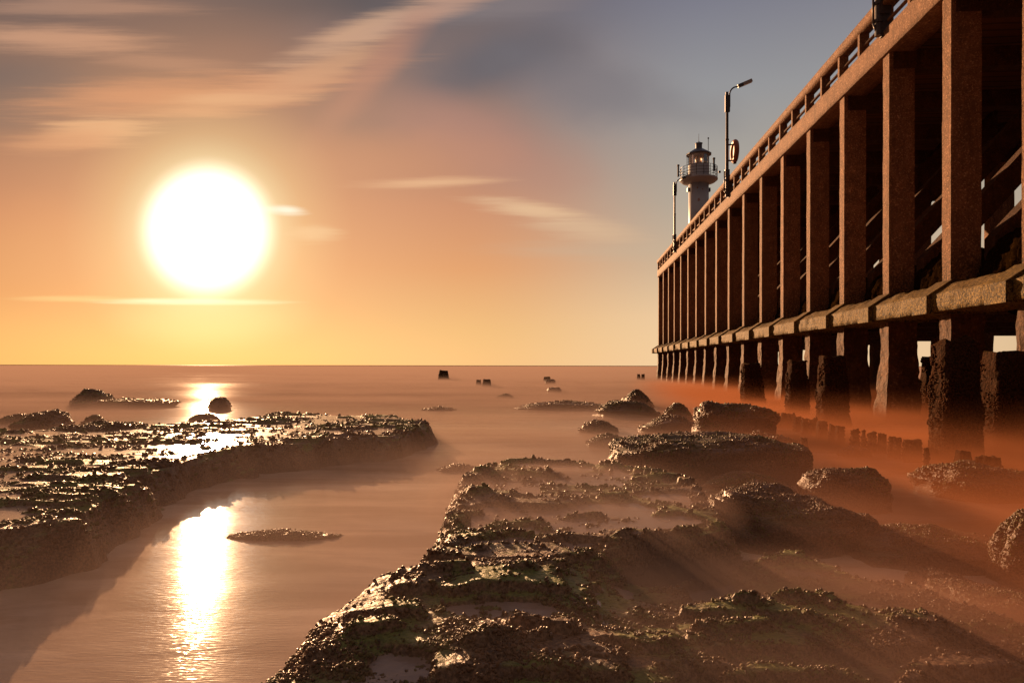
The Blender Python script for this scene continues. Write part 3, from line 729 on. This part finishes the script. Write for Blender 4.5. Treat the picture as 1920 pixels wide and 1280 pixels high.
def hf_right(x, y):
    wx = (fbm(x * 1.7, y * 1.7, s=3) - .5) * .30; wy = (fbm(x * 1.7 + 9, y * 1.7, s=4) - .5) * .22
    sA = poly_sd(x + wx * .6, y + wy * .6, polyA); sB = poly_sd(x + wx * .6, y + wy * .6, polyB); sC = poly_sd(x + wx * .3, y + wy * .3, polyC)
    hA = -.35 + .71 * sstep(-.26, .12, sA) + .025 * sstep(.30, .05, sA) * sstep(-.2, .05, sA) * sstep(2.9, 3.7, y)
    hB = -.35 + (.61 + .09 * sstep(.75, .15, x) - .05 * sstep(2.6, 1.6, y)) * sstep(-.30, .16, sB)
    hC = -.35 + .55 * sstep(-.34, -.08, sC) + .11 * sstep(-.12, .25, sC)
    h = np.maximum(np.maximum(hA, hB), hC) 
    on = sstep(-.2, .1, np.maximum(sA, sB))
    wx2 = x + (fbm(x * 3, y * 3, s=14) - .5) * .16; wy2 = y + (fbm(x * 3 + 4, y * 3, s=15) - .5) * .12
    r = 0
    for pts, wn, wf, hh in RW: r = np.maximum(r, ridge(wx2, wy2, pts, wn, wf, hh))
    # thin secondary ledges
    t = y / .30 + 2.2 * fbm(x * .8, y * 1.2, s=21) + .3 * x
    fr = t - np.floor(t); saw = sstep(0, .16, fr) * (1 - fr) ** .8
    am = sstep(.42, .62, fbm(x * 1.4 + 3, y * 2.6, s=22))
    t3 = y / .13 + 2.4 * fbm(x * 1.3, y * 2, s=23) + .2 * x; f3 = t3 - np.floor(t3)
    h = h + on * (r + saw * am * .045 + sstep(0, .25, f3) * (1 - f3) * .022 * sstep(.4, .6, fbm(x * 2.3, y * 4, s=24))) 
    h = h + on * ((fbm(x * 4, y * 6, s=31, o=4) - .5) * .06 + (fbm(x * 17, y * 17, s=33, o=4, g=.6) - .5) * .016)
    h = h + on * (1 - np.abs(2 * fbm(x * 30, y * 30, s=35, o=3) - 1)) * .006
    h = terrace(h, x, y, .045, .9, 91)
    side = sstep(.3, .0, np.abs(sA)) * .5
    return h + (fbm(x * 9, y * 9, h * 9, s=36, o=4) - .5) * .07 * side
def terrace(h, x, y, st, amt, s):
    q = h / st + 1.6 * fbm(x * 1.5, y * 2.2, s=s); f = q - np.floor(q)
    return h + amt * st * (sstep(.3, .7, f) - f)
def base_right(x, y):
    return .262 + .09 * sstep(.75, .15, x) - .05 * sstep(2.6, 1.6, y)
def dens_right(x, y, z, gx, gy):
    cl = fbm(x * 5, y * 7, s=51, o=3); sl = np.hypot(gx, gy)
    d = sstep(.50, .62, cl) * .8 + sstep(.25, .7, sl) * .7
    return np.clip(d, .025, 1) * sstep(.02, .2, z)
plat_r = platform('rock_platform', hf_right, -.75, 1.15, 900, .9, 6.9, 620, M_rock,
                  'mossy stepped rock shelf covered in mussels, filling the front', 300000, dens_right, .0026)

polyL = PP([(-900, 850), (-300, 828), (0, 816), (120, 806), (300, 800), (430, 792), (490, 784), (560, 778), (650, 781), (740, 781), (790, 787), (815, 800), (795, 812), (740, 822), (680, 830), (593, 838), (487, 846), (420, 862), (335, 884), (283, 915), (215, 958), (150, 985), (60, 1000), (0, 1015), (-200, 1045), (-900, 1090)], .28)
def sd_left(x, y):
    wx = (fbm(x * 1.5, y * 1.5, s=63) - .5) * .8; wy = (fbm(x * 1.5 + 9, y * 1.5, s=64) - .5) * .8
    return poly_sd(x + wx * .6, y + wy * .6, polyL)
def hf_left(x, y):
    sd = sd_left(x, y)
    lobes = .12 * np.sin(x * 5 + 6 * fbm(x * .8, y * .8, s=65)) + .2 * (fbm(x * 4, y * 3, s=66) - .5)
    h = -.35 + .65 * sstep(-.26, .22, sd + lobes * sstep(.5, .0, np.abs(sd)))
    on = sstep(-.45, .1, sd)
    t = y / .42 + 3.0 * fbm(x * .35, y * .9, s=66) + .15 * x
    fr = t - np.floor(t); saw = sstep(0, .22, fr) * (1 - fr)
    am = sstep(.34, .60, fbm(x * .9 + 3, y * 1.6, s=67))
    h = h + on * (saw * am * .06 - .012)
    t2 = y / .16 + 3 * fbm(x * .9, y * 1.8, s=68); fr = t2 - np.floor(t2)
    h = h + on * sstep(0, .3, fr) * (1 - fr) * .045 * sstep(.4, .6, fbm(x * 2 + 7, y * 3, s=69)) * .55
    h = h + on * ((fbm(x * 2.2, y * 4.5, s=70, o=5, g=.6) - .5) * .07 + (fbm(x * 11, y * 13, s=71, o=4, g=.6) - .5) * .022)
    b = np.exp(-(((x + 4.2) / .5) ** 2 + ((y - 11.9) / .35) ** 2)) * .10
    return terrace(h + b, x, y, .05, .8, 92)
def dens_left(x, y, z, gx, gy):
    cl = fbm(x * 4, y * 6, s=81, o=3)
    return np.clip(sstep(.48, .62, cl) * .7 + sstep(.2, .6, np.hypot(gx, gy)) * .35, .03, 1) * sstep(.02, .2, z)
plat_l = platform('rock_platform', hf_left, -1.25, -.02, 760, 2.9, 14.5, 560, M_rock,
                  'dark wet flat rock shelf with bright puddles, beyond the sunlit channel', 130000, dens_left, .0024)
# wash water lying in the hollows of both shelves
def pool(poly_fn, u0, u1, y0, y1, z, min_sd, label):
    u = np.linspace(u0, u1, 300); y = np.geomspace(y0, y1, 300); U, Y = np.meshgrid(u, y); X = U * Y
    sd = poly_fn(X, Y); v = np.stack([X, Y, (z(X, Y) if callable(z) else z) + 0 * X], -1).reshape(-1, 3); f = grid_faces(300, 300)
    f = f[(sd.reshape(-1)[f] > min_sd).all(1)]; used = np.unique(f); re = np.full(len(v), -1); re[used] = np.arange(len(used))
    o = link('pool_water', np_mesh('pool_water', v[used], re[f]), M_pool, smooth=True); tag(o, kind='structure'); return o
pool(lambda x, y: poly_sd(x, y, polyA), -.3, .5, 2.2, 6.8, .388, .2, '')
pool(lambda x, y: poly_sd(x, y, polyB), -.6, 1.1, 1.0, 4.2, lambda x, y: base_right(x, y) + .002, .22, '')
pool(sd_left, -1.3, 0, 3, 14, .312, .34, '')

# ------------------------------------------------------------------ single boulders
def boulder(x0, x1, ytop, ybase, label, depth=None, sq=.6, peak=.5, seed=0, M=None, zb=0.0, nsh=900, name='boulder', lump=.24, tilt=0):
    """x0,x1,ytop,ybase: measured photo extents; ybase = where it meets the water (height zb)"""
    cxp = (x0 + x1) / 2; d = (CAM_H - zb) * F / (ybase - 686.0)
    wx = (x1 - x0) / F * d / 2; dep = depth if depth else wx * .8
    dc = d + dep * .6
    wx *= dc / d; px_ = (cxp - 960) / F * dc
    ztop = CAM_H - (ytop - 686) / F * dc - zb
    n = 46; m_ = 30
    th = np.linspace(0, 2 * math.pi, n + 1)[:-1]; ph = np.linspace(-.35, math.pi / 2, m_)
    T, Ph = np.meshgrid(th, ph)
    e1 = sq; sgn = lambda a, p: np.sign(a) * np.abs(a) ** p
    X = sgn(np.cos(Ph), e1) * sgn(np.cos(T), .75); Y = sgn(np.cos(Ph), e1) * sgn(np.sin(T), .75); Z = sgn(np.sin(Ph), e1)
    prof = 1 - .45 * np.abs(X - (peak - .5) * 1.6) ** 1.6 if sq > .55 else 1 - .10 * np.abs(X - (peak - .5) * 2) ** 2
    nz = fbm(X * 1.6 + seed * 3.1, Y * 1.6 + seed, Z * 1.6 + 5, seed, 6, .62) - .5
    stp = np.floor(Z * 4 + 1.2 * fbm(X * 1.3 + seed, Y * 1.3, s=seed + 8)) 
    k = 1 + nz * lump * 2.2 + (_h(stp.astype(np.int64), np.int64(seed), np.int64(3), 5) - .5) * .10
    X = X * k * wx; Y = Y * k * dep; Z = Z * k * ztop * prof * 1.02
    fine = (fbm(X * 5, Y * 5, Z * 7, seed + 4, 4, .6) - .5) * .24 * min(1, wx)
    r = np.sqrt(X ** 2 + Y ** 2 + Z ** 2) + 1e-6; X, Y, Z = X * (1 + fine / r), Y * (1 + fine / r), Z * (1 + fine / r)
    Z = Z + X * tilt
    v = np.stack([X, Y, Z], -1).reshape(-1, 3); f = grid_faces(m_, n, True)
    me = np_mesh(name, v, f)
    o = link(name, me, M or M_rock_r, None, (px_, dc, zb - .02), smooth=True)
    tag(o, label, 'rock')
    # shells on the upper part
    fi = f[rng.integers(0, len(f), nsh)]; w4 = rng.dirichlet((1, 1, 1, 1), nsh)
    p = (v[fi] * w4[..., None]).sum(1); kk = p[:, 2] > ztop * .25 
    cl = fbm(p[:, 0] * 5, p[:, 1] * 5, p[:, 2] * 5, 3, 2); kk &= (cl > .42) | (p[:, 2] > ztop * .8); p = p[kk]
    sz = rng.uniform(.5, 1.2, len(p)) * np.clip(.0018 * dc, .006, .028)
    sh = shells('mussels', p, sz, o, M_mus)
    if sh: sh['kind'] = 'stuff'
    return o
G = 'boulders in the mist'
B = [
 (1302, 1450, 757, 828, 'big squarish boulder in front of the broken timber piles', dict(sq=.38, peak=.45, seed=1, depth=.6, nsh=2500)),
 (1165, 1222, 735, 764, 'small pointed boulder farthest back in the mist right of the channel', dict(sq=.9, seed=2)),
 (1118, 1240, 750, 782, 'long low boulder in front of the small pointed one', dict(sq=.8, peak=.3, seed=3)),
 (1244, 1306, 757, 796, 'small angular rock just left of the big squarish boulder', dict(sq=.8, peak=.3, seed=4)),
 (1200, 1312, 780, 812, 'low rounded rock awash at the foot of the big squarish boulder', dict(sq=.8, peak=.6, seed=5)),
 (1148, 1500, 818, 905, 'broad flat-topped rock block in orange mist below the big squarish boulder', dict(sq=.36, peak=.4, seed=6, depth=.8, nsh=4000, lump=.10)),
 (1350, 1505, 810, 850, 'narrow rock slab right behind the broad flat-topped block', dict(sq=.6, seed=7)),
 (1085, 1160, 789, 812, 'tiny dark rock awash left of the flat rocks', dict(sq=.8, seed=8)),
 (1100, 1180, 814, 838, 'small rock at the left corner of the broad flat block', dict(sq=.8, seed=9)),
 (1300, 1490, 886, 945, 'mussel-covered knob behind the right edge of the mossy shelf', dict(sq=.7, peak=.5, seed=10, nsh=3500)),
 (1345, 1590, 928, 1030, 'large rounded rock with glinting top beside the mossy shelf', dict(sq=.5, peak=.35, seed=11, nsh=6000, depth=.5, lump=.3)),
 (1508, 1662, 879, 960, 'smooth domed boulder alone in the orange mist', dict(sq=.55, peak=.6, seed=12, nsh=2500)),
 (1548, 1656, 958, 1030, 'smaller dome of rock below the domed boulder', dict(sq=.6, peak=.6, seed=13, nsh=1800)),
 (1476, 1562, 986, 1040, 'low flat-topped stone between the shelf and the small dome', dict(sq=.4, seed=14, nsh=1500)),
 (1590, 1880, 982, 1060, 'long broken rock bank lying in the orange mist at right', dict(sq=.6, peak=.5, seed=15, nsh=4500, depth=.45)),
 (1862, 2000, 958, 1100, 'tall jagged rock at the right edge', dict(sq=.7, peak=.6, seed=16, nsh=3500, lump=.25)),
 (1728, 1960, 868, 935, 'sloping rock with a squared left end behind the long bank', dict(sq=.5, peak=.1, seed=17, nsh=2500)),
 (1700, 1830, 1064, 1120, 'rough stone behind the front mossy mound', dict(sq=.8, seed=18, nsh=2200)),
 (1740, 2060, 1100, 1185, 'dark sloping rock flank at the lower right edge', dict(sq=.7, peak=.2, seed=19, nsh=3000)),
 (1575, 1630, 836, 856, 'tiny rounded stone near the row of short stakes', dict(sq=.6, seed=20)),
 (138, 215, 733, 763, 'dark peaked sea rock at the left end of the flat reef', dict(sq=.8, peak=.35, seed=21, M=M_rock)),
 (150, 322, 751, 766, 'long flat reef in the far water at left', dict(sq=.35, seed=22, M=M_rock, depth=.8)),
 (392, 432, 747, 770, 'small round rock standing in the sun glitter', dict(sq=.8, seed=23, M=M_rock)),
 (30, 132, 772, 812, 'dark two-humped rock at the back edge of the left shelf', dict(sq=.6, peak=.7, seed=24, M=M_rock, nsh=1500)),
 (5, 70, 778, 797, 'low rock at the left edge behind the two-humped rock', dict(sq=.8, seed=25, M=M_rock)),
 (155, 198, 782, 803, 'small lump of rock right of the two-humped rock', dict(sq=.7, seed=26, M=M_rock)),
 (90, 300, 795, 822, 'raised dark rock rim along the back of the left shelf', dict(sq=.6, seed=27, M=M_rock, zb=.2, depth=.5, nsh=2500)),
 (485, 565, 775, 792, 'small mound on the back edge of the left shelf', dict(sq=.8, seed=28, M=M_rock, zb=.18)),
 (425, 645, 993, 1012, 'low mussel bank just breaking the water in the sunlit channel', dict(sq=.8, peak=.45, seed=29, nsh=2600, depth=.12)),
 (355, 410, 778, 792, 'tiny rock in the glare behind the left shelf', dict(sq=.8, seed=30, M=M_rock)),
 (820, 900, 871, 884, 'thin strip of rock awash in the channel', dict(sq=.8, seed=31, depth=.15)),
 (965, 1150, 753, 768, 'long low reef awash beyond the channel mouth', dict(sq=.8, seed=32, depth=.8)),
 (1160, 1240, 820, 846, 'dark hump at the left foot of the broad flat block', dict(sq=.6, seed=33)),
 (790, 860, 765, 770, 'faint sliver of rock in the far mist', dict(sq=.8, seed=34)),
 (930, 965, 740, 747, 'faint pair of low stones in the middle distance', dict(sq=.8, seed=35)),
]
for x0, x1, yt, yb, lab, kw in B:
    boulder(x0, x1, yt, yb, lab, **kw)

# ------------------------------------------------------------------ timber piles and stakes
def stake(x0, x1, ytop, ybase, label, name='timber_pile', cat='timber pile', lean=0.0, seed=0, rough=.05, group=None, depth=None, zc=None, barn=0):
    d = CAM_H * F / (ybase - 686.0); w_ = (x1 - x0) / F * d; cxp = (x0 + x1) / 2; px_ = (cxp - 960) / F * d
    ht = CAM_H - (ytop - 686) / F * d; dep = depth or w_ * .9
    nv_ = max(8, int((ht + .5) / max(.03, .0035 * d))); nc = 28
    th = np.linspace(0, 2 * math.pi, nc + 1)[:-1]; z = np.linspace(-.4, ht, nv_)
    T, Z = np.meshgrid(th, z); sg = lambda a, p: np.sign(a) * np.abs(a) ** p
    X = sg(np.cos(T + .0), .35) * w_ / 2; Y = sg(np.sin(T), .35) * dep / 2
    n_ = fbm(np.cos(T) * 1.5 + seed * 2.3, np.sin(T) * 1.5 + seed, Z * 3, seed, 4, .6)
    gro = 1 + rough * 3.2 * (n_ - .5) + rough * np.clip((ht * .55 - Z) / max(ht, .1), 0, 1)
    fine = 1 + (fbm(X * 22, Y * 22, Z * 22, seed + 3, 2) - .5) * rough * 1.6
    X = X * gro * fine; Y = Y * gro * fine
    notch = (fbm(X * 6 / max(w_, .1) * .4 + seed, Y * 3, s=seed + 6) - .5) * min(.25, ht * .25)
    Z = Z + np.clip((Z - ht * .85) / (ht * .15 + 1e-3), 0, 1) * notch
    tp = 1 - .16 * np.clip((Z - ht * .5) / (ht * .5), 0, 1) * (fbm(X * 3 + seed * 7, Y * 3, s=seed + 9) * 2)
    X = X * tp; Y = Y * tp
    X = X + lean * Z
    v = np.stack([X, Y, Z], -1).reshape(-1, 3); f = grid_faces(nv_, nc, True)
    top = np.array([[lean * ht, 0, float(Z[-1].mean()) - .01]]); v = np.vstack([v, top]); ti = len(v) - 1; b_ = (nv_ - 1) * nc
    f2 = np.array([(b_ + i, b_ + (i + 1) % nc, ti, ti) for i in range(nc)])
    me = np_mesh(name, v, f)
    bm = bmesh.new(); bm.from_mesh(me); bm.verts.ensure_lookup_table()
    for i in range(nc): bm.faces.new((bm.verts[b_ + i], bm.verts[b_ + (i + 1) % nc], bm.verts[ti]))
    bm.to_mesh(me); bm.free()
    o = link(name, me, M_stub, None, (px_, d + dep / 2, 0), smooth=True); tag(o, label, cat, group)
    if barn:
        fi = f[rng.integers(0, len(f), barn)]; w4 = rng.dirichlet((1, 1, 1, 1), barn); p = (v[fi] * w4[..., None]).sum(1)
        cl = fbm(p[:, 0] * 6, p[:, 1] * 6, p[:, 2] * 4, seed, 2); p = p[(cl + (ht * .6 - p[:, 2]) * .3 > .42)]
        sz = rng.uniform(.5, 1.2, len(p)) * np.clip(.0018 * d, .010, .035)
        sh = shells('barnacles', p, sz, o, M_barn); sh['kind'] = 'stuff'
    return o
stake(1776, 1846, 640, 866, 'tallest thick barnacled timber pile in front of the pier', seed=1, rough=.11, barn=7000)
stake(1872, 1945, 664, 850, 'thick dark timber pile cut by the right edge', seed=2, rough=.11, barn=4000)
stake(1548, 1595, 668, 800, 'barnacled timber pile, third from the left of the row', seed=3, rough=.10, barn=3500, lean=-.02)
stake(1484, 1518, 678, 780, 'narrow-footed timber pile, second from the left of the row', seed=4, rough=.12, barn=2500, lean=.0)
stake(1402, 1436, 682, 760, 'leftmost tilted timber pile of the row before the pier', seed=5, rough=.12, barn=2000, lean=-.08)
stake(1592, 1612, 680, 748, 'thin timber pile close behind the third one', seed=6, rough=.1, barn=800)
stake(1738, 1766, 668, 770, 'slim leaning timber pile close behind the tallest one', seed=8, rough=.1, barn=800)
ST = [(1452, 1464, 774), (1467, 1478, 774), (1480, 1491, 776), (1492, 1503, 781), (1506, 1518, 785), (1521, 1533, 786), (1536, 1554, 791), (1558, 1568, 797), (1571, 1584, 799),
      (1600, 1612, 806), (1618, 1624, 808), (1632, 1645, 811), (1651, 1664, 812), (1670, 1680, 818), (1681, 1690, 820), (1697, 1706, 825), (1709, 1731, 825), (1736, 1743, 840), (1801, 1826, 846), (1832, 1846, 856), (1847, 1863, 853), (1865, 1880, 855)]
LABS = {0: 'leftmost short stake of the row in the orange mist', 6: 'wide short stake with pale streaks, left half of the stake row', 9: 'short stake just right of a gap in the middle of the row',
        16: 'broad jagged short stake in the right half of the row', 17: 'very thin lower stake right of the broad jagged one', 18: 'broad smooth-topped short stake below the tallest pile', 21: 'last short stake at the right end of the row'}
for k, (a, b, yt) in enumerate(ST):
    prev = 'short worn stake in the slanting row before the pier piles'
    zt = .30; d = (CAM_H - zt) * F / (yt - 686.0); yb = 686 + CAM_H * F / d
    lab = LABS.get(k) or 'short worn stake, number %s from the left in the slanting row' % ['one', 'two', 'three', 'four', 'five', 'six', 'seven', 'eight', 'nine', 'ten', 'eleven', 'twelve', 'thirteen', 'fourteen', 'fifteen', 'sixteen', 'seventeen', 'eighteen', 'nineteen', 'twenty', 'twenty-one', 'twenty-two'][k]
    stake(a, b, yt, yb, lab, 'wooden_stake', 'stake', seed=30 + k, rough=.10, group='short stakes in the slanting row', barn=160)
stake(1504, 1516, 822, 858, 'lone short stake nearer than the row, beside the broad flat block', 'wooden_stake', 'stake', seed=60, rough=.08, barn=150)
stake(822, 840, 696, 714, 'largest far stump standing alone in the sea haze', 'far_stump', 'stump', seed=61, rough=.2, barn=250)
stake(905, 920, 712, 727, 'right and larger stump of the far pair', 'far_stump', 'stump', seed=62, rough=.2, barn=250)
stake(893, 902, 713, 725, 'left and smaller stump of the far pair', 'far_stump', 'stump', seed=63, rough=.2, barn=250)
stake(1195, 1201, 702, 714, 'left stump of the pair near the pier end', 'far_stump', 'stump', seed=64, rough=.2)
stake(1203, 1209, 702, 714, 'right stump of the pair near the pier end', 'far_stump', 'stump', seed=65, rough=.2)
stake(1020, 1032, 707, 717, 'faint square stump in the middle sea haze', 'far_stump', 'stump', seed=66, rough=.2, barn=250)
boulder(1026, 1052, 726, 737, 'faint low block in the middle sea haze', seed=67, sq=.35, nsh=60)
boulder(1022, 1042, 712, 722, 'faint flat block behind the other one in the middle haze', seed=68, sq=.35, nsh=60)

# ------------------------------------------------------------------ sea mist (long-exposure spray) lying on the water
def mist(name, lo, hi, A, h, zbase, step, mask=None, label=None):
    m, t = mat(name + ' volume'); g = geo(t); pos = g['Position']; x, y, z = t.sep(pos)
    zz_ = t.math('MAXIMUM', t.math('SUBTRACT', z, zbase), 0.0)
    n = t.noise(t.mapping(pos, scale=(.35, .8, 1.2)), 1.0, 1, .5)
    # thicker toward the pier; orange lens-flare glow is put into the mist colour
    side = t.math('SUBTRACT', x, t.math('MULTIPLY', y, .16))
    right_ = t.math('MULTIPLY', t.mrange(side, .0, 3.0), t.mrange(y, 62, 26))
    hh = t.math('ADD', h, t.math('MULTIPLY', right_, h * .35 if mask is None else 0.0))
    dens = t.math('EXPONENT', t.math('MULTIPLY', t.math('DIVIDE', zz_, hh), -1.0))
    n2 = t.noise(t.mapping(pos, rot=(0, 0, .12), scale=(.03, .16, 1)), 1.0, 2, .6)
    dens = t.math('MULTIPLY', dens, t.math('MULTIPLY', t.mrange(n, .3, .7, .45, 1.5), t.mrange(n2, .38, .62, .45, 1.6)))
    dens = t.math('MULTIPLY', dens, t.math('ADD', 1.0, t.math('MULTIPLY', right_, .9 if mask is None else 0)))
    dens = t.math('MULTIPLY', dens, A)
    if mask: dens = t.math('MULTIPLY', dens, mask(t, pos, x, y, z))
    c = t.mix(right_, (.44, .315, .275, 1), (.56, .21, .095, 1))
    v = t.node('ShaderNodeVolumePrincipled'); t.set(v.inputs['Color'], c); t.set(v.inputs['Density'], dens)
    v.inputs['Anisotropy'].default_value = .15
    t.l.new(v.outputs[0], t.node('ShaderNodeOutputMaterial').inputs[1])
    try: m.cycles.volume_step_rate = step
    except Exception: pass
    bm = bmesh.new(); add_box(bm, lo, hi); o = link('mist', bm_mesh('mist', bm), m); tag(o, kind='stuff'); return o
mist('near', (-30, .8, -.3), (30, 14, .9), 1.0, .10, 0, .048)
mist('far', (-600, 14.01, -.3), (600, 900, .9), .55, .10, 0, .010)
def dish(t, pos, x, y, z):
    q = t.mapping(pos, (.42, 4.7, 0), (0, 0, 0), (1.15, 1.6, 1), 'TEXTURE'); qx, qy, qz = t.sep(q)
    return t.mrange(t.vmath('LENGTH', t.comb(qx, qy)), 1.0, .6)
mist('shelf', (-1.1, 2.6, .36), (2.2, 6.4, .62), 2.2, .035, .40, .15, dish)

def dish2(t, pos, x, y, z):
    q = t.mapping(pos, (.75, 2.75, 0), (0, 0, 0), (1.7, .95, 1), 'TEXTURE'); qx, qy, qz = t.sep(q)
    return t.mrange(t.vmath('LENGTH', t.comb(qx, qy)), 1.0, .5)
mist('front', (-1.0, 1.7, .20), (2.6, 3.75, .46), 5.0, .04, .29, .12, dish2)
